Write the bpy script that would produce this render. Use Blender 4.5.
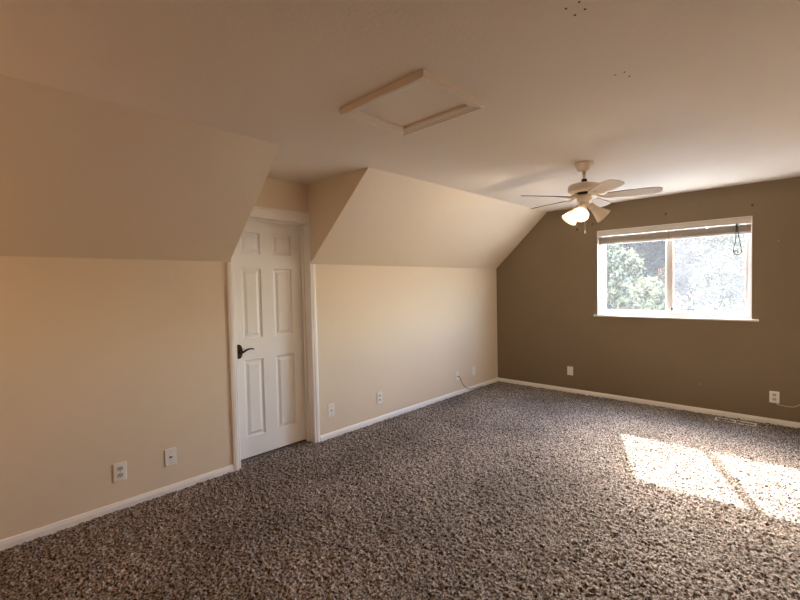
import bpy, bmesh, math, random
import numpy as np
from mathutils import Vector, Matrix

random.seed(7)
rng = np.random.default_rng(11)
scene = bpy.context.scene
COL = scene.collection
for o in list(bpy.data.objects):
    bpy.data.objects.remove(o)

# ------------------------------------------------------------------ dimensions (metres)
L = 5.576            # far (window) wall
KZ = 1.6756          # knee wall height
H = 2.4079           # flat ceiling
SX = 0.7897          # run of the sloped ceiling
Y1, Y2 = 1.532, 2.292  # cheeks of the door dormer
W = 4.37             # room width
YB = -4.6            # back wall, behind the camera
DY1, DY2, DZ = 1.564, 2.284, 2.05   # clear door opening
WX1, WX2, WZ1, WZ2 = 1.432, 2.930, 1.040, 2.083  # window opening

# ------------------------------------------------------------------ camera
yaw, pitch, roll, fpx = 0.7601, -0.0333, -0.022, 426.02
fw = Vector((-math.sin(yaw)*math.cos(pitch), math.cos(yaw)*math.cos(pitch), math.sin(pitch)))
rt = Vector((math.cos(yaw), math.sin(yaw), 0)); up = rt.cross(fw)
r2 = math.cos(roll)*rt + math.sin(roll)*up; u2 = -math.sin(roll)*rt + math.cos(roll)*up
cam_d = bpy.data.cameras.new('camera'); cam = bpy.data.objects.new('camera', cam_d); COL.objects.link(cam)
M = Matrix((r2, u2, -fw)).transposed().to_4x4(); M.translation = Vector((3.1889*1.04, 0, 1.456))
cam.matrix_world = M
cam_d.sensor_width = 36; cam_d.lens = fpx/800*36; cam_d.clip_start = 0.02; cam_d.clip_end = 300
scene.camera = cam

# ------------------------------------------------------------------ light
scene.view_settings.view_transform = 'Standard'; scene.view_settings.look = 'None'
scene.view_settings.gamma = 1; scene.view_settings.use_curve_mapping = False
scene.view_settings.exposure = 0.46
scene.cycles.max_bounces = 12; scene.cycles.diffuse_bounces = 8; scene.cycles.transparent_max_bounces = 16
scene.cycles.sample_clamp_indirect = 6.0

world = bpy.data.worlds.new('sky'); scene.world = world; world.use_nodes = True
nt = world.node_tree; nt.nodes.clear()
wo = nt.nodes.new('ShaderNodeOutputWorld'); bg = nt.nodes.new('ShaderNodeBackground')
sky = nt.nodes.new('ShaderNodeTexSky'); sky.sky_type = 'NISHITA'; sky.sun_disc = False
sky.sun_elevation = math.radians(39); sky.sun_rotation = math.radians(-22); sky.dust_density = 2.5
bg.inputs['Strength'].default_value = 4.6
nt.links.new(sky.outputs[0], bg.inputs[0]); nt.links.new(bg.outputs[0], wo.inputs[0])

def light(name, kind, loc, energy, color, **kw):
    d = bpy.data.lights.new(name, kind); d.energy = energy; d.color = color
    for k, v in kw.items(): setattr(d, k, v)
    o = bpy.data.objects.new(name, d); o.location = loc; COL.objects.link(o); return o

SUN_DIR = Vector((0.405, -1.0, -0.86)).normalized()
sun = light('sun', 'SUN', (1, 9, 8), 17.0, (1.0, 0.985, 0.95), angle=math.radians(0.6))
sun.rotation_euler = SUN_DIR.to_track_quat('-Z', 'Y').to_euler()
# portal that guides the sky light through the far window
portal = light('window_portal', 'AREA', (2.18, L+0.16, 1.56), 1.0, (1, 1, 1), shape='RECTANGLE', size=1.5, size_y=1.05)
portal.rotation_euler = (math.radians(-90), 0, 0); portal.data.cycles.is_portal = True
# warm lamp of the room's near end
warm = light('near_lamp', 'POINT', (0.75, -0.9, 1.65), 12.0, (1.0, 0.54, 0.27), shadow_soft_size=0.12)

# ------------------------------------------------------------------ materials
def lin(h):
    h = h.lstrip('#'); c = [int(h[i:i+2], 16)/255 for i in (0, 2, 4)]
    return tuple((x/12.92 if x <= .04045 else ((x+.055)/1.055)**2.4) for x in c) + (1,)

def mat(name, hexc, rough=0.6, metal=0.0, spec=0.4, bump=None, mottle=None):
    m = bpy.data.materials.new(name); m.use_nodes = True
    n, l = m.node_tree.nodes, m.node_tree.links
    p = n['Principled BSDF']
    p.inputs['Base Color'].default_value = lin(hexc); p.inputs['Roughness'].default_value = rough
    p.inputs['Metallic'].default_value = metal; p.inputs['Specular IOR Level'].default_value = spec
    tc = n.new('ShaderNodeTexCoord')
    if bump:
        scale, strength, dist = bump
        t = n.new('ShaderNodeTexNoise'); t.inputs['Scale'].default_value = scale; t.inputs['Detail'].default_value = 3
        b = n.new('ShaderNodeBump'); b.inputs['Strength'].default_value = strength; b.inputs['Distance'].default_value = dist
        l.new(tc.outputs['Object'], t.inputs['Vector']); l.new(t.outputs['Fac'], b.inputs['Height']); l.new(b.outputs[0], p.inputs['Normal'])
    if mottle:
        scale, h2 = mottle
        t = n.new('ShaderNodeTexNoise'); t.inputs['Scale'].default_value = scale; t.inputs['Detail'].default_value = 4
        r = n.new('ShaderNodeValToRGB'); r.color_ramp.elements[0].color = lin(hexc); r.color_ramp.elements[1].color = lin(h2)
        r.color_ramp.elements[0].position = .35; r.color_ramp.elements[1].position = .65
        l.new(tc.outputs['Object'], t.inputs['Vector']); l.new(t.outputs['Fac'], r.inputs[0]); l.new(r.outputs[0], p.inputs['Base Color'])
    return m

WALL = mat('beige_wall_paint', '#E6D5BC', .75, bump=(90, .08, .008), mottle=(1.3, '#E4D3B9'))
CEIL = mat('ceiling_paint', '#E9DDCE', .8, bump=(60, .14, .010), mottle=(1.5, '#E7DBCB'))
BROWN = mat('brown_accent_paint', '#806F57', .7, bump=(90, .08, .008), mottle=(1.1, '#827159'))
TRIM = mat('white_trim_paint', '#F4F0EA', .4, bump=(40, .03, .005))
DOORM = mat('white_door_paint', '#F2EFEA', .38, bump=(120, .03, .003))
VINYL = mat('white_vinyl', '#F1EFEC', .35, bump=(60, .02, .003))
PLATE = mat('white_plastic', '#EFEBE3', .35, bump=(200, .02, .001))
RECEPT = mat('grey_white_plastic', '#C4C0B8', .4, bump=(200, .02, .001))
DARK = mat('dark_slot', '#2A2622', .6, bump=(200, .05, .001))
BRONZE = mat('dark_bronze', '#3A2B20', .42, metal=.6, bump=(80, .06, .002))
SCREW = mat('screw_metal', '#B9B2A6', .4, metal=.8, bump=(200, .05, .001))
FANW = mat('white_fan_enamel', '#EEE3D3', .35, bump=(60, .02, .003))
BLADE = mat('white_fan_blade', '#EDE2D2', .45, bump=(30, .04, .003))
EDGE = mat('blade_edge_band', '#8A7660', .6, bump=(80, .05, .001))
SLAT = mat('pale_blind_slat', '#CFC6BB', .5, bump=(60, .03, .002))
CORD = mat('grey_blind_cord', '#433D34', .8, bump=(400, .2, .001))
CABLE = mat('brown_cable', '#5A4632', .6, bump=(300, .05, .001))
WCABLE = mat('cream_cable', '#CDB79A', .6, bump=(300, .05, .001))
HOOK = mat('dark_hook', '#4A3524', .45, metal=.6, bump=(300, .05, .001))
BARK = mat('tree_bark', '#3A3128', .9, bump=(14, .8, .05), mottle=(6, '#2A241E'))
BOUNCE_GROUND = mat('pale_bounce_ground', '#DAD5C8', .95, bump=(8, .6, .05), mottle=(.7, '#E2DDD0'))  # unseen ground, made pale to bounce sunlight up to the ceiling
SIDING = mat('exterior_siding', '#C9C3B6', .8, bump=(10, .3, .01))

def leaf_mat(name, a, b):
    m = bpy.data.materials.new(name); m.use_nodes = True
    n, l = m.node_tree.nodes, m.node_tree.links; n.clear()
    out = n.new('ShaderNodeOutputMaterial'); d = n.new('ShaderNodeBsdfDiffuse'); t = n.new('ShaderNodeBsdfTranslucent'); mx = n.new('ShaderNodeMixShader')
    tc = n.new('ShaderNodeTexCoord'); no = n.new('ShaderNodeTexNoise'); no.inputs['Scale'].default_value = 7.0; no.inputs['Detail'].default_value = 5
    r = n.new('ShaderNodeValToRGB'); r.color_ramp.elements[0].color = lin(a); r.color_ramp.elements[1].color = lin(b)
    r.color_ramp.elements[0].position = .42; r.color_ramp.elements[1].position = .58
    l.new(tc.outputs['Object'], no.inputs['Vector']); l.new(no.outputs['Fac'], r.inputs[0])
    l.new(r.outputs[0], d.inputs[0]); l.new(r.outputs[0], t.inputs[0]); mx.inputs[0].default_value = .3
    l.new(d.outputs[0], mx.inputs[1]); l.new(t.outputs[0], mx.inputs[2]); l.new(mx.outputs[0], out.inputs[0])
    return m

def glass_mat(name, haze, tint=(1, 1, 1, 1)):
    """thin window pane: clear with a weak reflection and a film of dust that scatters light"""
    m = bpy.data.materials.new(name); m.use_nodes = True
    n, l = m.node_tree.nodes, m.node_tree.links; n.clear()
    out = n.new('ShaderNodeOutputMaterial'); tr = n.new('ShaderNodeBsdfTransparent'); tr.inputs[0].default_value = tint
    gl = n.new('ShaderNodeBsdfGlossy'); gl.inputs['Roughness'].default_value = .02
    tl = n.new('ShaderNodeBsdfTranslucent'); tl.inputs[0].default_value = (.92, .95, 1, 1)
    m1 = n.new('ShaderNodeMixShader'); m1.inputs[0].default_value = .004
    l.new(tr.outputs[0], m1.inputs[1]); l.new(gl.outputs[0], m1.inputs[2])
    tc = n.new('ShaderNodeTexCoord'); no = n.new('ShaderNodeTexNoise'); no.inputs['Scale'].default_value = 5; no.inputs['Detail'].default_value = 6
    mp = n.new('ShaderNodeMapRange'); mp.inputs['From Min'].default_value = .3; mp.inputs['From Max'].default_value = .7
    mp.inputs['To Min'].default_value = haze*.8; mp.inputs['To Max'].default_value = haze*1.2
    l.new(tc.outputs['Object'], no.inputs['Vector']); l.new(no.outputs['Fac'], mp.inputs['Value'])
    m2 = n.new('ShaderNodeMixShader'); l.new(mp.outputs[0], m2.inputs[0])
    l.new(m1.outputs[0], m2.inputs[1]); l.new(tl.outputs[0], m2.inputs[2]); l.new(m2.outputs[0], out.inputs[0])
    return m
GLASS_L = glass_mat('clear_window_glass', .007)
GLASS_R = glass_mat('dusty_window_glass', .0135)

def shade_mat():
    m = bpy.data.materials.new('frosted_shade_glass'); m.use_nodes = True
    n, l = m.node_tree.nodes, m.node_tree.links; n.clear()
    out = n.new('ShaderNodeOutputMaterial'); tl = n.new('ShaderNodeBsdfTranslucent'); tl.inputs[0].default_value = lin('#F6ECDC')
    df = n.new('ShaderNodeBsdfPrincipled'); df.inputs['Base Color'].default_value = lin('#F2E6D4'); df.inputs['Roughness'].default_value = .25
    tr = n.new('ShaderNodeBsdfTransparent'); m1 = n.new('ShaderNodeMixShader'); m1.inputs[0].default_value = .05
    m2 = n.new('ShaderNodeMixShader'); m2.inputs[0].default_value = .2
    tc = n.new('ShaderNodeTexCoord'); no = n.new('ShaderNodeTexNoise'); no.inputs['Scale'].default_value = 60
    b = n.new('ShaderNodeBump'); b.inputs['Strength'].default_value = .05; b.inputs['Distance'].default_value = .002
    l.new(tc.outputs['Object'], no.inputs['Vector']); l.new(no.outputs['Fac'], b.inputs['Height']); l.new(b.outputs[0], df.inputs['Normal'])
    l.new(df.outputs[0], m1.inputs[1]); l.new(tl.outputs[0], m1.inputs[2])
    l.new(m1.outputs[0], m2.inputs[1]); l.new(tr.outputs[0], m2.inputs[2]); l.new(m2.outputs[0], out.inputs[0])
    return m
SHADE = shade_mat()
BULB_OFF = mat('bulb_glass', '#F4EFE6', .3, bump=(80, .02, .001))
def emit(name, col, s):
    m = bpy.data.materials.new(name); m.use_nodes = True
    p = m.node_tree.nodes['Principled BSDF']; p.inputs['Base Color'].default_value = (1, .9, .75, 1)
    p.inputs['Emission Color'].default_value = col; p.inputs['Emission Strength'].default_value = s
    return m
BULB_ON = emit('lit_bulb', (1, .82, .58, 1), 6.0)
BULB_LOW = emit('dim_bulb', (1, .82, .58, 1), 2.5)

def carpet_mat():
    m = bpy.data.materials.new('frieze_carpet'); m.use_nodes = True
    n, l = m.node_tree.nodes, m.node_tree.links; p = n['Principled BSDF']
    p.inputs['Roughness'].default_value = .95; p.inputs['Specular IOR Level'].default_value = .08
    p.inputs['Sheen Weight'].default_value = .04; p.inputs['Sheen Roughness'].default_value = .6
    tc = n.new('ShaderNodeTexCoord')
    no = n.new('ShaderNodeTexNoise'); no.inputs['Scale'].default_value = 82; no.inputs['Detail'].default_value = 2.5; no.inputs['Roughness'].default_value = .7
    r = n.new('ShaderNodeValToRGB'); e = r.color_ramp.elements
    e[0].position = .38; e[0].color = lin('#1A1410'); e[1].position = .62; e[1].color = lin('#BAB1A9')
    x = e.new(.5); x.color = lin('#7E756D')
    l.new(tc.outputs['Object'], no.inputs['Vector']); l.new(no.outputs['Fac'], r.inputs[0])
    # trodden and vacuumed lanes of the nap, their sheen put into the colour
    n2 = n.new('ShaderNodeTexNoise'); n2.inputs['Scale'].default_value = 1.3; n2.inputs['Detail'].default_value = 3
    mr = n.new('ShaderNodeMapRange'); mr.inputs['From Min'].default_value = .35; mr.inputs['From Max'].default_value = .65
    mr.inputs['To Min'].default_value = .80; mr.inputs['To Max'].default_value = 1.20
    l.new(tc.outputs['Object'], n2.inputs['Vector']); l.new(n2.outputs['Fac'], mr.inputs['Value'])
    mu = n.new('ShaderNodeVectorMath'); mu.operation = 'SCALE'
    l.new(r.outputs[0], mu.inputs[0]); l.new(mr.outputs[0], mu.inputs['Scale']); l.new(mu.outputs[0], p.inputs['Base Color'])
    return m
CARPET = carpet_mat()

# ------------------------------------------------------------------ helpers
def obj(name, bm, m, parent=None, smooth=False, loc=None):
    me = bpy.data.meshes.new(name)
    bmesh.ops.recalc_face_normals(bm, faces=bm.faces[:])
    bm.to_mesh(me); bm.free(); me.materials.append(m)
    if smooth:
        for f in me.polygons: f.use_smooth = True
    o = bpy.data.objects.new(name, me); COL.objects.link(o)
    if parent: o.parent = parent
    if loc: o.location = loc
    return o

def thing(name, label, cat, loc=(0, 0, 0), rotz=0.0, group=None):
    o = bpy.data.objects.new(name, None); o.empty_display_size = .05; COL.objects.link(o)
    o.location = loc; o.rotation_euler = (0, 0, rotz)
    tag(o, label, cat, group); return o
def tag(o, label, cat, group=None):
    o['label'] = label; o['category'] = cat
    if group: o['group'] = group
    return o
def struct(o):
    o['kind'] = 'structure'; return o
def sroot(name):
    o = bpy.data.objects.new(name, None); COL.objects.link(o); o['kind'] = 'structure'; return o

def box(bm, x0, x1, y0, y1, z0, z1, bev=0.0, seg=2):
    r = bmesh.ops.create_cube(bm, size=1.0)
    vs = r['verts']
    for v in vs:
        v.co = Vector((x0 + (v.co.x+.5)*(x1-x0), y0 + (v.co.y+.5)*(y1-y0), z0 + (v.co.z+.5)*(z1-z0)))
    if bev > 0:
        es = list({e for v in vs for e in v.link_edges})
        r2_ = bmesh.ops.bevel(bm, geom=es, offset=bev, segments=seg, affect='EDGES', profile=.5)
    return bm
def B(*a, **k):
    return box(bmesh.new(), *a, **k)

def prism(bm, pts, axis, a, b):
    """extrude a 2-D outline along axis from a to b"""
    def mk(p, t):
        q = list(p); q.insert(axis, t); return q
    v0 = [bm.verts.new(mk(p, a)) for p in pts]; v1 = [bm.verts.new(mk(p, b)) for p in pts]
    bm.faces.new(v0); bm.faces.new(v1[::-1])
    n = len(pts)
    for i in range(n): bm.faces.new([v0[i], v0[(i+1) % n], v1[(i+1) % n], v1[i]])
    return bm

def lathe(bm, prof, seg=28, mtx=None):
    """revolve (r, z) about z"""
    rows = []
    for r, z in prof:
        if r < 1e-6: rows.append([bm.verts.new((0, 0, z))])
        else: rows.append([bm.verts.new((r*math.cos(2*math.pi*k/seg), r*math.sin(2*math.pi*k/seg), z)) for k in range(seg)])
    for A, C in zip(rows, rows[1:]):
        for k in range(seg):
            q = [A[k % len(A)], A[(k+1) % len(A)], C[(k+1) % len(C)], C[k % len(C)]]
            u = []
            for v in q:
                if v not in u: u.append(v)
            if len(u) >= 3: bm.faces.new(u)
    if mtx is not None:
        bmesh.ops.transform(bm, matrix=mtx, verts=[v for R_ in rows for v in R_])
    return bm

def tube(bm, pts, rad, seg=8):
    pts = [Vector(p) for p in pts]; rows = []
    rads = rad if isinstance(rad, (list, tuple)) else [rad]*len(pts)
    ref = None
    for i, p in enumerate(pts):
        t = (pts[min(i+1, len(pts)-1)] - pts[max(i-1, 0)]).normalized()
        if ref is None: ref = t.orthogonal().normalized()
        ref = (ref - t*ref.dot(t)).normalized(); bi = t.cross(ref)
        rows.append([bm.verts.new(p + rads[i]*(math.cos(2*math.pi*k/seg)*ref + math.sin(2*math.pi*k/seg)*bi)) for k in range(seg)])
    for A, C in zip(rows, rows[1:]):
        for k in range(seg): bm.faces.new([A[k], A[(k+1) % seg], C[(k+1) % seg], C[k]])
    bm.faces.new(rows[0][::-1]); bm.faces.new(rows[-1])
    return bm

def spline(pts, n=8):
    P = [Vector(p) for p in pts]; P = [P[0]*2-P[1]] + P + [P[-1]*2-P[-2]]; out = []
    for i in range(1, len(P)-2):
        for k in range(n):
            t = k/n
            out.append(.5*((2*P[i]) + (-P[i-1]+P[i+1])*t + (2*P[i-1]-5*P[i]+4*P[i+1]-P[i+2])*t*t + (-P[i-1]+3*P[i]-3*P[i+1]+P[i+2])*t**3))
    out.append(P[-2]); return out

# ------------------------------------------------------------------ room shell
T = 0.13
# carpeted floor: fine displaced pile where the camera looks
def make_floor():
    st = 0.0075
    xs = np.concatenate([np.linspace(-.6, -.14, 5), np.arange(-0.13, 3.75, st), np.linspace(3.76, W+.02, 8)])
    ys = np.concatenate([np.linspace(YB-.02, -0.35, 16), np.arange(-0.34, L+.02, st)])
    nx, ny = len(xs), len(ys)
    X, Y = np.meshgrid(xs, ys, indexing='ij')
    def sm(a, k):
        for _ in range(k):
            a = (a + np.roll(a, 1, 0) + np.roll(a, -1, 0))/3; a = (a + np.roll(a, 1, 1) + np.roll(a, -1, 1))/3
        return a
    def nrm(a): return (a-a.mean())/a.std()
    w1 = nrm(sm(rng.standard_normal((nx, ny)), 1)); w2 = nrm(sm(rng.standard_normal((nx, ny)), 3)); w0 = rng.standard_normal((nx, ny))
    Z = 0.0040*w0 + 0.0028*w1
    Z = np.clip(Z, -.016, .014)
    jx = sm(rng.standard_normal((nx, ny)), 1); jy = sm(rng.standard_normal((nx, ny)), 1)
    fine = (X > -.11) & (X < 3.73) & (Y > -.3)
    X = X + np.where(fine, jx*.006, 0); Y = Y + np.where(fine & (Y < L-.01), jy*.006, 0); Z = np.where(fine, Z, 0)
    co = np.stack([X, Y, Z], -1).reshape(-1, 3).astype(np.float32)
    i, j = np.meshgrid(np.arange(nx-1), np.arange(ny-1), indexing='ij')
    a = (i*ny+j).ravel(); f = np.stack([a, a+ny, a+ny+1, a+1], -1).astype(np.int32)
    me = bpy.data.meshes.new('floor'); me.vertices.add(len(co)); me.vertices.foreach_set('co', co.ravel())
    me.loops.add(f.size); me.loops.foreach_set('vertex_index', f.ravel())
    me.polygons.add(len(f)); me.polygons.foreach_set('loop_start', np.arange(0, f.size, 4, dtype=np.int32))
    me.polygons.foreach_set('use_smooth', np.ones(len(f), dtype=bool))
    me.update(calc_edges=True); me.validate(); me.materials.append(CARPET)
    o = bpy.data.objects.new('floor', me); COL.objects.link(o); return struct(o)
make_floor()

struct(obj('ceiling', B(-.72, W+T, YB-T, L+T, H, H+.1), CEIL))
bm = bmesh.new()
box(bm, -T, 0, YB, DY1-.02, -.05, H); box(bm, -T, 0, DY1-.02, DY2+.02, DZ+.02, H); box(bm, -T, 0, DY2+.02, L, -.05, H)
struct(obj('wall_left', bm, WALL))
bm = bmesh.new()
box(bm, -T, W+T, L, L+T, -.05, WZ1); box(bm, -T, W+T, L, L+T, WZ2, H); box(bm, -T, WX1, L, L+T, WZ1, WZ2); box(bm, WX2, W+T, L, L+T, WZ1, WZ2)
struct(obj('wall_far', bm, BROWN))
bm = bmesh.new(); box(bm, -.72, -.6, 1.2, 2.7, -.05, H); box(bm, -.6, -T, 1.2, 1.3, -.05, H); box(bm, -.6, -T, 2.6, 2.7, -.05, H)
struct(obj('wall_light_block', bm, WALL))  # unseen box added behind the door to stop light leaking under it
struct(obj('wall_right', B(W, W+T, YB, L, -.05, H), WALL))
struct(obj('wall_back', B(-T, W+T, YB-T, YB, -.05, H), WALL))
def slope_piece(a0, b0, a1, b1):   # a0, b0: ends along the knee wall; a1, b1: ends along the flat ceiling
    bm = bmesh.new()
    A = [bm.verts.new(p) for p in ((0, a0, KZ), (SX, a1, H), (0, a0, H))]; C = [bm.verts.new(p) for p in ((0, b0, KZ), (SX, b1, H), (0, b0, H))]
    bm.faces.new(A); bm.faces.new(C[::-1])
    for i in range(3): bm.faces.new([A[i], A[(i+1) % 3], C[(i+1) % 3], C[i]])
    struct(obj('ceiling_slope', bm, WALL))
slope_piece(YB, Y1, YB, 1.545); slope_piece(Y2, L, 2.330, L)
struct(obj('ceiling_slope', prism(bmesh.new(), [(W, KZ), (W, H), (W-SX, H)], 1, YB, L), WALL))

# baseboards: a flat board with an eased, moulded top
def board_profile(s):
    return [(0, -.02), (s*.014, -.02), (s*.014, .032), (s*.011, .040), (s*.009, .046), (s*.006, .053), (0, .055)]
struct(obj('baseboard_left', prism(bmesh.new(), board_profile(1), 1, YB, DY1-.062), TRIM))
bl2 = struct(obj('baseboard_left', prism(bmesh.new(), board_profile(1), 1, DY2+.062, L), TRIM))
bm = prism(bmesh.new(), board_profile(1), 1, 0, W)
bmesh.ops.transform(bm, matrix=Matrix.Translation((0, L, 0)) @ Matrix.Rotation(-math.pi/2, 4, 'Z'), verts=bm.verts[:])
struct(obj('baseboard_far', bm, TRIM))
bm = prism(bmesh.new(), board_profile(-1), 1, YB, L); bmesh.ops.translate(bm, vec=(W, 0, 0), verts=bm.verts[:])
struct(obj('baseboard_right', bm, TRIM))

# ------------------------------------------------------------------ door
door = sroot('door_1')
DX = -.118    # face of the slab
YA, YZ = DY1+.002, DY2-.002
bm = bmesh.new()
# stiles and rails, with sunk raised panels
ST = .035     # slab thickness
py = [(1.655, 1.833), (1.955, 2.150)]
py = [(1.683, 1.862), (1.982, 2.166)]
pz = [(.187, .852), (1.034, 1.632), (1.754, 1.942)]
ycuts = [YA] + [c for p in py for c in p] + [YZ]
zcuts = [.018] + [c for p in pz for c in p] + [DZ-.003]
def is_panel(i, j): return i in (1, 3) and j in (1, 3, 5)
def grid_pt(y, z, x): return bm.verts.new((x, y, z))
def quad(a, b, c, d): bm.faces.new([a, b, c, d])
def ring(y0, y1, z0, z1, x): return [grid_pt(y0, z0, x), grid_pt(y1, z0, x), grid_pt(y1, z1, x), grid_pt(y0, z1, x)]
for i in range(len(ycuts)-1):
    for j in range(len(zcuts)-1):
        y0, y1, z0, z1 = ycuts[i], ycuts[i+1], zcuts[j], zcuts[j+1]
        if not is_panel(i, j):
            bm.faces.new(ring(y0, y1, z0, z1, DX))
        else:
            R0 = ring(y0, y1, z0, z1, DX); prev = R0
            for ins, dx in ((.008, -.009), (.022, -.011), (.045, -.002)):
                nx = ring(y0+ins, y1-ins, z0+ins, z1-ins, DX+dx)
                for k in range(4): quad(prev[k], prev[(k+1) % 4], nx[(k+1) % 4], nx[k])
                prev = nx
            bm.faces.new(prev)
bmesh.ops.remove_doubles(bm, verts=bm.verts[:], dist=1e-5)
bx = bmesh.new(); box(bx, DX-ST, DX-.0125, YA, YZ, .018, DZ-.003)
tmp = bpy.data.meshes.new('t'); bx.to_mesh(tmp); bx.free(); bm.from_mesh(tmp); bpy.data.meshes.remove(tmp)
# edge band closing the slab
for (a, b) in (((YA, .018), (YZ, .018)), ((YZ, .018), (YZ, DZ-.003)), ((YZ, DZ-.003), (YA, DZ-.003)), ((YA, DZ-.003), (YA, .018))):
    quad(grid_pt(a[0], a[1], DX), grid_pt(b[0], b[1], DX), grid_pt(b[0], b[1], DX-ST), grid_pt(a[0], a[1], DX-ST))
obj('door_slab', bm, DOORM, door)
bm = bmesh.new()
box(bm, -.175, 0, DY1-.02, DY1, -.02, DZ+.02); box(bm, -.175, 0, DY2, DY2+.02, -.02, DZ+.02); box(bm, -.175, 0, DY1, DY2, DZ, DZ+.02)
# door stops
box(bm, DX+.002, DX+.038, DY2-.011, DY2, -.02, DZ); box(bm, DX+.002, DX+.038, DY1, DY1+.011, -.02, DZ); box(bm, DX+.002, DX+.038, DY1, DY2, DZ-.011, DZ)
obj('door_jamb', bm, TRIM, door)
# casing: stepped moulding, cut where it runs into the sloped ceiling and the cheeks
bm = bmesh.new()
def leg_casing(yin, yout, z0, z1, full):
    s = 1 if yout > yin else -1
    prof = [(0, yin), (.011, yin), (.013, yin+s*.006), (.013, yin+s*.018), (.017, yin+s*.024), (.017, yin+s*.046), (.014, yin+s*.052), (.014, yin+s*.058), (0, yin+s*.062)]
    if not full: # only the strip left beside the cheek
        lim = abs(yout-yin)
        prof = [p for p in prof if abs(p[1]-yin) < lim-.0005] + [(.0135 if lim < .03 else .017, yin+s*lim), (0, yin+s*lim)]
    prism(bm, prof, 2, z0, z1)
leg_casing(DY1, DY1-.062, -.02, KZ-.001, True); leg_casing(DY1, Y1+.002, KZ-.001, DZ+.062, False)
leg_casing(DY2, DY2+.062, -.02, KZ-.001, True); leg_casing(DY2, Y2-.001, KZ-.001, DZ+.062, False)
hp = [(0, DZ), (.011, DZ), (.0135, DZ+.006), (.0135, DZ+.018), (.0175, DZ+.024), (.0175, DZ+.07), (.014, DZ+.08), (.014, DZ+.09), (0, DZ+.094)]
prism(bm, hp, 1, Y1+.002, Y2-.001)
obj('door_casing', bm, TRIM, door)
# lever handle
hc = Vector((DX, 1.636, .934))
bm = bmesh.new()
pts = []
for k in range(28):   # tall oval plate with arched ends
    a = 2*math.pi*k/28; c, s = math.cos(a), math.sin(a)
    pts.append((hc.y + .033*math.copysign(abs(c)**.8, c), hc.z + .060*math.copysign(abs(s)**.95, s)))
prism(bm, pts, 0, DX, DX+.008)
lathe(bm, [(0, 0), (.020, 0), (.018, .010), (.012, .016), (.011, .040), (0, .042)], 20, Matrix.Translation((DX+.007, hc.y, hc.z)) @ Matrix.Rotation(math.pi/2, 4, 'Y'))
hd = obj('handle_plate', bm, BRONZE, door, smooth=False)
lv = spline([(DX+.042, hc.y-.008, hc.z-.006), (DX+.046, hc.y+.02, hc.z-.002), (DX+.046, hc.y+.055, hc.z+.014), (DX+.044, hc.y+.09, hc.z+.018), (DX+.040, hc.y+.118, hc.z+.012)], 6)
n = len(lv); obj('lever', tube(bmesh.new(), lv, [.010 - .0045*i/(n-1) for i in range(n)], 12), BRONZE, hd, smooth=True)
for z in (.25, 1.05, 1.83):
    obj('hinge', B(DX-.004, DX+.003, DY2-.007, DY2-.0005, z-.045, z+.045, bev=.0015), TRIM, door)

# ------------------------------------------------------------------ window
win = sroot('window_1')
bm = bmesh.new()  # white drywall return around the opening
box(bm, WX1, WX1+.006, L-.001, L+.07, WZ1, WZ2); box(bm, WX2-.006, WX2, L-.001, L+.07, WZ1, WZ2); box(bm, WX1, WX2, L-.001, L+.07, WZ2-.006, WZ2)
obj('window_return', bm, TRIM, win)
FY0, FY1 = L+.06, L+.125
def frame(bm, x0, x1, z0, z1, y0, y1, w, bev=.003):
    wl, wr, wb, wt = w
    box(bm, x0, x0+wl, y0, y1, z0, z1, bev); box(bm, x1-wr, x1, y0, y1, z0, z1, bev)
    box(bm, x0+wl-.002, x1-wr+.002, y0, y1, z0, z0+wb, bev); box(bm, x0+wl-.002, x1-wr+.002, y0, y1, z1-wt, z1, bev)
bm = bmesh.new(); frame(bm, WX1+.006, WX2-.006, WZ1, WZ2-.006, FY0, FY1, (.040, .036, .036, .036))
obj('window_frame', bm, VINYL, win)
MX0, MX1 = 2.168, 2.238
bm = bmesh.new(); frame(bm, WX1+.044, MX0+.012, WZ1+.034, WZ2-.04, L+.09, L+.115, (.028, .028, .026, .026), .002)
s1 = obj('sash', bm, VINYL, win)
obj('pane', B(WX1+.066, MX0-.010, L+.100, L+.104, WZ1+.055, WZ2-.06), GLASS_L, s1)
bm = bmesh.new(); frame(bm, MX0, WX2-.040, WZ1+.034, WZ2-.04, L+.064, L+.089, (.068, .020, .026, .026), .002)
box(bm, MX0+.002, MX0+.014, L+.060, L+.066, WZ1+.06, WZ2-.06, .001)
s2 = obj('sash', bm, VINYL, win)
obj('pane', B(MX1-.004, WX2-.058, L+.074, L+.078, WZ1+.055, WZ2-.06), GLASS_R, s2)
obj('sash_latch', B(MX0+.048, MX0+.064, L+.054, L+.065, WZ1+.07, WZ1+.10, bev=.003), DARK, s2)
bm = bmesh.new(); box(bm, 1.392, 2.985, L-.030, L+.001, 1.018, 1.040, .004); box(bm, WX1+.001, WX2-.001, L-.002, L+.062, 1.018, 1.041)
obj('window_sill', bm, TRIM, win)

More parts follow.
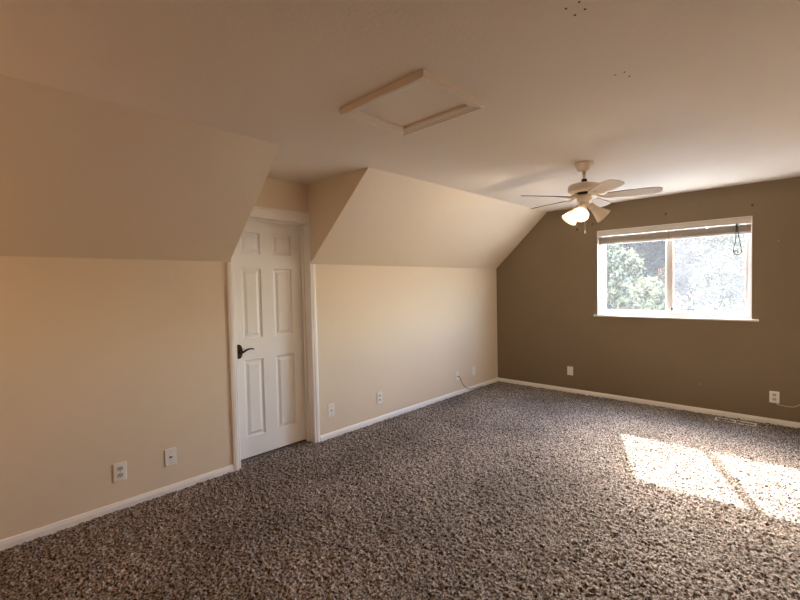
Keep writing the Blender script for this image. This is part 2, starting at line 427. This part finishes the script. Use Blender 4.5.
# raised mini blind
bl = thing('window_blind', 'raised pale horizontal blind bunched at the top of the window', 'blind', ((WX1+WX2)/2, L+.028, WZ2-.006))
hw = (WX2-WX1)/2-.012
bm = B(-hw, hw, -.016, .024, -.042, 0, bev=.002); obj('headrail', bm, SLAT, bl)
bm = bmesh.new(); prism(bm, [(-.030, -.064), (-.027, -.066), (-.019, -.006), (-.022, -.003), (-.029, -.006)], 0, -hw-.004, hw+.004); obj('valance', bm, SLAT, bl)
bm = bmesh.new()
for k in range(15):
    z = -.076 - k*.0052
    dy = random.uniform(-.006, .006); dz = random.uniform(-.0003, .0003)
    prism(bm, [(-.014+dy, z+.0008+dz), (-.006+dy, z+.0030+dz), (.006+dy, z+.0030+dz), (.014+dy, z+.0008+dz), (.014+dy, z-.0008+dz), (.006+dy, z-.0023+dz), (-.006+dy, z-.0023+dz), (-.014+dy, z-.0008+dz)], 0, -hw, hw)
obj('slat_stack', bm, SLAT, bl)
obj('bottom_rail', B(-hw, hw, -.015, .015, -.168, -.153, bev=.003), VINYL, bl)
for x in (-.66, 0.02, .62):
    bm = bmesh.new(); tube(bm, [(x, -.0165, -.04), (x, -.0165, -.10), (x, -.0165, -.165)], .0012, 6); tube(bm, [(x, .0165, -.04), (x, .0165, -.165)], .0012, 6)
    obj('ladder_cord', bm, CORD, bl)
cx = 2.808-(WX1+WX2)/2
obj('cord_lock', B(cx-.012, cx+.012, -.040, -.022, -.085, -.060, bev=.003), DARK, bl)
lp = spline([(cx-.004, -.034, -.075), (cx-.006, -.036, -.16), (cx-.014, -.037, -.25), (cx-.026, -.037, -.315), (cx-.020, -.036, -.362), (cx+.008, -.036, -.378), (cx+.036, -.036, -.355),
             (cx+.034, -.037, -.31), (cx+.022, -.037, -.24), (cx+.010, -.036, -.15), (cx+.004, -.034, -.075)], 7)
bm = bmesh.new(); tube(bm, lp, .0048, 6)
tube(bm, spline([(cx-.018, -.037, -.345), (cx-.002, -.039, -.325), (cx+.012, -.037, -.345), (cx+.004, -.036, -.362), (cx+.028, -.037, -.335)], 6), .0048, 6)
lc = obj('lift_cord', bm, CORD, bl, smooth=True)
for dx, dz in ((-.004, -.33), (.020, -.345)):
    obj('cord_tassel', lathe(bmesh.new(), [(0, .012), (.003, .011), (.006, -.010), (.0055, -.013), (0, -.013)], 10, Matrix.Translation((cx+dx, -.040, dz))), PLATE, lc, smooth=True)

# ------------------------------------------------------------------ attic hatch
hx0, hx1, hy0, hy1 = 1.508, 2.095, 1.466, 1.962
ha = thing('attic_hatch', 'square attic hatch with a raised moulded frame in the ceiling', 'hatch', ((hx0+hx1)/2, (hy0+hy1)/2, H))
ax, ay = (hx1-hx0)/2, (hy1-hy0)/2
bm = bmesh.new(); wf = .062
prof = [(0, 0), (0, -.026), (.005, -.032), (.014, -.032), (.020, -.027), (.030, -.027), (.036, -.023), (.048, -.023), (wf, -.018), (wf, 0)]
rows = []
for d, z in prof:
    rows.append([bm.verts.new(((ax-d)*sx, (ay-d)*sy, z)) for sx, sy in ((-1, -1), (1, -1), (1, 1), (-1, 1))])
for A, C in zip(rows, rows[1:]):
    for k in range(4): bm.faces.new([A[k], A[(k+1) % 4], C[(k+1) % 4], C[k]])
obj('hatch_frame', bm, CEIL, ha)
obj('hatch_panel', B(-ax+wf+.003, ax-wf-.003, -ay+wf+.003, ay-wf-.003, -.003, .012), CEIL, ha)

# ------------------------------------------------------------------ ceiling fan
FX, FYc = 2.026, 3.535
fan = thing('ceiling_fan', 'white five-blade ceiling fan with glass lamp shades near the window', 'ceiling fan', (FX, FYc, H))
def Z(z): return z-H
obj('canopy', lathe(bmesh.new(), [(0, 0), (.068, 0), (.068, -.010), (.065, -.022), (.056, -.046), (.044, -.062), (.030, -.070), (0, -.070)], 32), FANW, fan, True)
obj('downrod', lathe(bmesh.new(), [(0, -.066), (.0125, -.066), (.0125, -.165), (0, -.165)], 16), FANW, fan, True)
obj('coupling', lathe(bmesh.new(), [(0, -.128), (.018, -.128), (.021, -.134), (.021, -.152), (.024, -.160), (0, -.160)], 18), DARK, fan, True)
obj('motor_housing', lathe(bmesh.new(), [(0, -.158), (.040, -.160), (.085, -.166), (.112, -.174), (.122, -.186), (.124, -.205), (.124, -.220), (.116, -.228), (.100, -.236), (.060, -.240), (0, -.240)], 40), FANW, fan, True)
obj('flywheel', lathe(bmesh.new(), [(0, -.238), (.070, -.238), (.070, -.254), (0, -.254)], 28), DARK, fan, True)
obj('switch_housing', lathe(bmesh.new(), [(0, -.250), (.050, -.252), (.056, -.260), (.056, -.296), (.050, -.306), (.036, -.312), (0, -.312)], 32), FANW, fan, True)
ft = obj('light_fitter', lathe(bmesh.new(), [(0, -.310), (.034, -.310), (.040, -.320), (.034, -.344), (.018, -.356), (.008, -.366), (0, -.368)], 28), FANW, fan, True)
BZ = -.272
def blade_outline():
    half = [(.165, .046), (.20, .054), (.30, .060), (.42, .064), (.485, .064), (.515, .058), (.533, .042), (.541, .020), (.543, 0)]
    return half + [(x, -y) for x, y in half[-2::-1]]
def make_blade(ang):
    # pitched: the leading edge is the higher one, as in the photo
    rot = Matrix.Rotation(ang, 4, 'Z') @ Matrix.Translation((0, 0, BZ)) @ Matrix.Rotation(math.radians(BP), 4, 'X')
    bm = prism(bmesh.new(), blade_outline(), 2, -.003, .003)
    bmesh.ops.bevel(bm, geom=[e for e in bm.edges], offset=.0012, segments=1, affect='EDGES')
    bmesh.ops.transform(bm, matrix=rot, verts=bm.verts[:])
    b = obj('blade', bm, BLADE, fan)
    b.data.materials.append(EDGE)
    up_ = rot.to_3x3() @ Vector((0, 0, 1))
    for f in b.data.polygons:
        if abs(f.normal.dot(up_)) < .5: f.material_index = 1
    bm = bmesh.new()
    tube(bm, spline([(.055, 0, .022), (.09, 0, .012), (.125, 0, -.006), (.16, 0, -.006)], 5), [.009]*16, 8)
    prism(bm, [(.150, -.030), (.165, -.036), (.215, -.022), (.232, 0), (.215, .022), (.165, .036), (.150, .030), (.143, 0)], 2, -.0075, -.003)
    for px_, py_ in ((.172, -.02), (.172, .02), (.215, 0)):
        lathe(bm, [(0, -.0105), (.005, -.010), (.006, -.007), (0, -.007)], 10, Matrix.Translation((px_, py_, 0)))
    bmesh.ops.transform(bm, matrix=rot, verts=bm.verts[:])
    obj('blade_iron', bm, FANW, b)
BP = -12
for k in range(5): make_blade(math.radians((20, 92, 163, 235, 313)[k]))
def shade(az, lit):
    axis = Vector((math.cos(az)*math.sin(SA), math.sin(az)*math.sin(SA), -math.cos(SA)))
    base = Vector((.040*math.cos(az), .040*math.sin(az), -.333))
    mt = Matrix.Translation(base) @ axis.to_track_quat('Z', 'Y').to_matrix().to_4x4()
    bm = bmesh.new()
    tube(bm, [base - axis*.02, base + axis*.012], .011, 12)
    lathe(bm, [(0, .006), (.024, .006), (.027, .014), (.027, .030), (.022, .034), (0, .034)], 20, mt)
    so = obj('lamp_holder', bm, FANW, fan, True)
    prof = [(.024, .028), (.027, .045), (.034, .068), (.044, .095), (.054, .120), (.061, .138), (.067, .150)]
    inner = [(r-.003, z) for r, z in prof[::-1]]
    g = obj('lamp_shade', lathe(bmesh.new(), prof + inner, 32, mt), SHADE, fan, True)
    bulb = [(0, .130)] + [(.027*math.sin(a), .103 + .027*math.cos(a)) for a in (.4, .8, 1.2, 1.6, 2.0, 2.4)] + [(.013, .066), (.012, .034), (0, .033)]
    b = obj('bulb', lathe(bmesh.new(), bulb, 18, mt), BULB_ON if lit == 1 else BULB_LOW if lit else BULB_OFF, so, True)
    if lit:
        p = mt @ Vector((0, 0, .142))
        d = light('fan_bulb_light', 'POINT', p, BULB_W*lit, (1.0, .80, .56), shadow_soft_size=.02); d.parent = fan
SA = math.radians(48); BULB_W = 12.0
for az, lit in ((-82, .15), (162, 1), (40, 0)): shade(math.radians(az), lit)
def chain(x, y, z0, z1, m, fob):
    bm = bmesh.new(); n = int((z0-z1)/.006)
    tube(bm, [(x, y, z0), (x, y, (z0+z1)/2), (x, y, z1)], .0014, 6)
    c = obj('pull_chain', bm, SCREW if m is DARK else FANW, fan)
    obj('pull_knob', lathe(bmesh.new(), [(0, .004), (.004, .002), (fob, -.012), (fob, -.02), (0, -.026)], 12, Matrix.Translation((x, y, z1))), m, c, True)
chain(.022, -.05, -.300, -.545, FANW, .006); chain(-.048, -.03, -.300, -.515, DARK, .006)

# ------------------------------------------------------------------ wall plates
def plate_body(bm, w, h):
    box(bm, -w/2, w/2, -.006, 0, -h/2, h/2, .0025, 2); return bm
def place(t, wall, u, z):
    if wall == 'left': t.location = (0, u, z); t.rotation_euler = (0, 0, math.pi/2)
    else: t.location = (u, L, z); t.rotation_euler = (0, 0, 0)
# local frame: the plate faces -y; on the left wall it is turned to face +x
def duplex(wall, u, z, label, w=.076, h=.124):
    t = thing('wall_outlet', label, 'outlet', group='duplex outlets along the baseboards'); place(t, wall, u, z)
    obj('cover_plate', plate_body(bmesh.new(), w, h), PLATE, t)
    for s in (-1, 1):
        bm = bmesh.new(); pts = []
        for k in range(20):
            a = 2*math.pi*k/20; pts.append((max(-.0165, min(.0165, .019*math.cos(a))), s*.0225 + .0145*math.sin(a)))
        prism(bm, pts, 1, -.0085, -.005); rc = obj('receptacle', bm, RECEPT, t)
        bm = bmesh.new()
        box(bm, -.0090, -.0055, -.0090, -.0080, s*.0225-.001, s*.0225+.008); box(bm, .0055, .0090, -.0090, -.0080, s*.0225-.0005, s*.0225+.0075)
        lathe(bm, [(0, .0004), (.0027, .0004), (.0027, -.0006), (0, -.0006)], 10, Matrix.Translation((0, -.0085, s*.0225-.0075)) @ Matrix.Rotation(math.pi/2, 4, 'X'))
        obj('slots', bm, DARK, rc)
    obj('screw', lathe(bmesh.new(), [(0, .0018), (.003, .001), (.0035, 0), (0, 0)], 10, Matrix.Translation((0, -.006, 0)) @ Matrix.Rotation(math.pi/2, 4, 'X')), SCREW, t)
    return t
def jack(wall, u, z, label, kind, w=.076, h=.124, name='wall_plate'):
    t = thing(name, label, 'wall plate', group='jack plates along the baseboards'); place(t, wall, u, z)
    obj('cover_plate', plate_body(bmesh.new(), w, h), PLATE, t)
    if kind == 'phone':
        bm = B(-.010, .010, -.009, -.005, -.010, .010, bev=.002); fr = obj('jack_frame', bm, PLATE, t)
        obj('jack_socket', B(-.0085, .0085, -.0098, -.008, -.0055, .0055), DARK, fr)
    elif kind == 'coax':
        bm = lathe(bmesh.new(), [(0, .012), (.0045, .012), (.0045, .004), (.008, .004), (.008, 0), (0, 0)], 14, Matrix.Translation((0, -.005, 0)) @ Matrix.Rotation(math.pi/2, 4, 'X'))
        obj('connector', bm, SCREW, t)
    for s in (-1, 1):
        obj('screw', lathe(bmesh.new(), [(0, .0018), (.003, .001), (.0035, 0), (0, 0)], 10, Matrix.Translation((0, -.006, s*.042)) @ Matrix.Rotation(math.pi/2, 4, 'X')), SCREW, t)
    return t
duplex('left', .731, .254, 'white duplex outlet on the near left wall, farthest from the white door')
jack('left', 1.045, .257, 'white jack plate with dark socket between the near outlet and the door', 'phone')
jack('left', 2.486, .267, 'white plate with one small round connector just past the door casing', 'coax')
duplex('left', 3.134, .257, 'white duplex outlet midway along the wall between door and far corner')
jack('left', 4.542, .252, 'white plate with a dark cable plugged in, near the far corner', 'coax', .07, .118)
jack('left', 4.934, .258, 'plain white blank plate next to the corner of the brown wall', 'blank', .076, .124)
jack('far', 1.083, .288, 'white plate on the brown wall below and left of the window', 'blank', .078, .116)
duplex('far', 3.106, .273, 'white duplex outlet on the brown wall with a cream cable beside it', .076, .116)

pts = spline([(.018, 4.535, .248), (.034, 4.565, .236), (.036, 4.60, .17), (.036, 4.66, .10), (.036, 4.75, .05), (.030, 4.87, .026), (.024, 5.00, .020), (.022, 5.12, .018)], 6)
tag(obj('coax_cable', tube(bmesh.new(), pts, .0035, 8), CABLE, None, True), 'thin dark cable drooping from the wall plate to the carpet near the corner', 'cable')
pts = spline([(3.115, L-.010, .228), (3.13, L-.014, .206), (3.19, L-.010, .198), (3.24, L-.010, .200), (3.275, L-.010, .216), (3.31, L-.010, .238), (3.42, L-.010, .235), (3.60, L-.012, .12), (3.70, L-.03, .02)], 6)
tag(obj('white_cable', tube(bmesh.new(), pts, .004, 8), WCABLE, None, True), 'cream cable running along the brown wall beside the outlet', 'cable')

# floor register sunk in the carpet by the far wall
fv = thing('floor_register', 'pale floor register sunk in the carpet along the brown wall', 'floor vent', (2.815, 5.425, -.001))
bm = bmesh.new(); rw, rd = .165, .045
box(bm, -rw, rw, -rd, -rd+.010, -.004, .006, .001); box(bm, -rw, rw, rd-.010, rd, -.004, .010, .001); box(bm, -rw, -rw+.012, -rd, rd, -.004, .010, .001); box(bm, rw-.012, rw, -rd, rd, -.004, .010, .001); box(bm, -.006, .006, -rd, rd, -.004, .010, .001)
obj('register_frame', bm, TRIM, fv)
bm = B(-rw+.010, rw-.010, -rd+.008, rd-.008, -.006, -.0035)
for k in range(22):
    if abs(k-10.5) < .6: continue
    x = -rw+.018 + k*(2*rw-.036)/21; box(bm, x-.002, x+.002, -rd+.009, rd-.009, -.004, .004)
obj('louver_grille', bm, CABLE, fv)

# curtain hooks over the window and nails
def hook(u, z, label):
    bm = bmesh.new()
    lathe(bm, [(0, .003), (.010, .003), (.011, 0), (0, 0)], 14, Matrix.Translation((u, L, z)) @ Matrix.Rotation(math.pi/2, 4, 'X'))
    tube(bm, spline([(u, L, z), (u, L-.022, z-.002), (u, L-.034, z-.010), (u, L-.034, z-.020), (u, L-.026, z-.024)], 5), .0032, 8)
    tag(obj('curtain_hook', bm, HOOK, None, True), label, 'hook', 'curtain hooks over the window')
hook(1.379, 2.182, 'small dark curtain hook above the left corner of the window')
hook(2.178, 2.200, 'small dark curtain hook above the middle of the window')
hook(2.930, 2.192, 'small dark curtain hook above the right corner of the window')
def nail(u, z, label, m=SCREW):
    tag(obj('nail', lathe(bmesh.new(), [(0, .008), (.005, .008), (.005, .006), (.002, .005), (.002, 0), (0, 0)], 10, Matrix.Translation((u, L, z)) @ Matrix.Rotation(math.pi/2, 4, 'X')), m, None, True), label, 'nail', 'nails left in the brown wall')
nail(3.128, 1.812, 'small pale nail in the brown wall right of the window')
nail(2.497, .315, 'small pale nail low in the brown wall under the window')
for i, (x, y) in enumerate([(2.707, 1.512), (2.753, 1.510), (2.753, 1.563), (2.715, 1.571), (2.674, 2.152), (2.718, 2.212), (2.714, 2.153)]):
    a = i < 4
    tag(obj('ceiling_screw', lathe(bmesh.new(), [(0, -.002), (.003, -.002), (.0045, -.001), (.0045, 0), (0, 0)], 10, Matrix.Translation((x, y, H))), CABLE, None, True),
        'tiny dark screw in the ceiling, one of four in a square' if a else 'tiny dark screw in the ceiling, one of three midway to the fan', 'screw', 'four screws near the ceiling edge' if a else 'three screws in the ceiling')

# ------------------------------------------------------------------ outside
struct(obj('ground', B(-60, 60, L+1.0, 90, -3.1, -2.9), BOUNCE_GROUND))
LEAVES = [leaf_mat('pale_leaves', '#1C1F16', '#66684E'), leaf_mat('blue_green_leaves', '#1C2824', '#2E3C36'), leaf_mat('dark_leaves', '#0E1614', '#1B2624')]
def tree(x, y, h, r, kind, label, leaf=.10, n=9000, lumps=14, low=.25):
    g = -2.9
    t = thing('leafy_tree', label, 'tree', (x, y, g), group='trees beyond the window')
    bm = bmesh.new()
    tube(bm, spline([(0, 0, -.1), (.05, .02, h*.3), (-.04, .05, h*.6), (.02, 0, h*.9)], 5), [.16*r/2*(1-.04*i) for i in range(16)], 9)
    for k in range(7):
        a = k*2.4; zz = h*(low+.08*k)
        tube(bm, spline([(0, 0, zz), (r*.3*math.cos(a), r*.3*math.sin(a), zz+h*.08), (r*.5*math.cos(a), r*.5*math.sin(a), zz+h*.12)], 4), [.05*r/2*(1-.08*i) for i in range(9)], 6)
    obj('trunk', bm, BARK, t, True)
    # crown of separate leaves gathered in lumps
    c = np.empty((lumps, 3)); rad = np.empty(lumps)
    for k in range(lumps):
        a = rng.uniform(0, 2*math.pi); q = math.sqrt(rng.uniform(0, 1))*.65; zz = rng.uniform(low, .92)
        taper = math.sin(math.pi*min(1, .22 + .78*(1-(zz-low)/(1-low))))**.5 if zz > .5 else 1
        c[k] = (r*q*math.cos(a)*taper, r*q*math.sin(a)*taper, h*zz); rad[k] = r*rng.uniform(.32, .52)
    idx = rng.integers(0, lumps, n); d = rng.standard_normal((n, 3)); d /= np.linalg.norm(d, axis=1)[:, None]
    rr = rng.uniform(.55, 1.0, n)**.6
    P = c[idx] + d*(rad[idx]*rr)[:, None]*np.array([1, 1, .85])
    u = rng.standard_normal((n, 3)); u /= np.linalg.norm(u, axis=1)[:, None]
    w = np.cross(u, d + .4*rng.standard_normal((n, 3))); w /= np.linalg.norm(w, axis=1)[:, None]
    s = leaf*rng.uniform(.6, 1.3, n)[:, None]
    V = np.stack([P - u*s, P + w*s*.45, P + u*s, P - w*s*.45], 1).reshape(-1, 3).astype(np.float32)
    me = bpy.data.meshes.new('crown'); me.vertices.add(len(V)); me.vertices.foreach_set('co', V.ravel())
    me.loops.add(4*n); me.loops.foreach_set('vertex_index', np.arange(4*n, dtype=np.int32))
    me.polygons.add(n); me.polygons.foreach_set('loop_start', np.arange(0, 4*n, 4, dtype=np.int32))
    me.update(calc_edges=True); me.materials.append(LEAVES[kind])
    o = bpy.data.objects.new('crown', me); COL.objects.link(o); o.parent = t
# the view through the panes runs from (1.5..2.2) and (2.2..2.9) on the wall, away to the left
tree(-1.0, 14.5, 5.7, 1.75, 0, 'pale green bushy tree filling the lower left pane', .11, 9000)
tree(1.0, 10.6, 4.5, .8, 0, 'small pale yellow-green bush at the foot of the centre mullion', .06, 7000)
tree(-1.3, 21.0, 9.6, 2.7, 2, 'dark blue-green tree standing behind the pale one in the left pane', .13, 14000, 20)
tree(-5.6, 25.5, 10.5, 2.9, 1, 'blue-green tree at the upper left of the window view', .13, 14000, 20)
tree(2.2, 16.6, 6.4, 1.8, 0, 'pale tree seen through the hazy right pane', .09, 13000)
tree(1.9, 27.0, 11.0, 3.0, 1, 'tall tree behind the pale one in the hazy right pane', .14, 14000, 20)
tree(-5.0, 35.0, 13.0, 4.2, 2, 'tallest tree far behind the others beyond the window', .2, 14000, 22)
tree(3.0, 41.0, 15.0, 5.0, 1, 'broad tree farthest away behind the right pane', .24, 12000, 22)
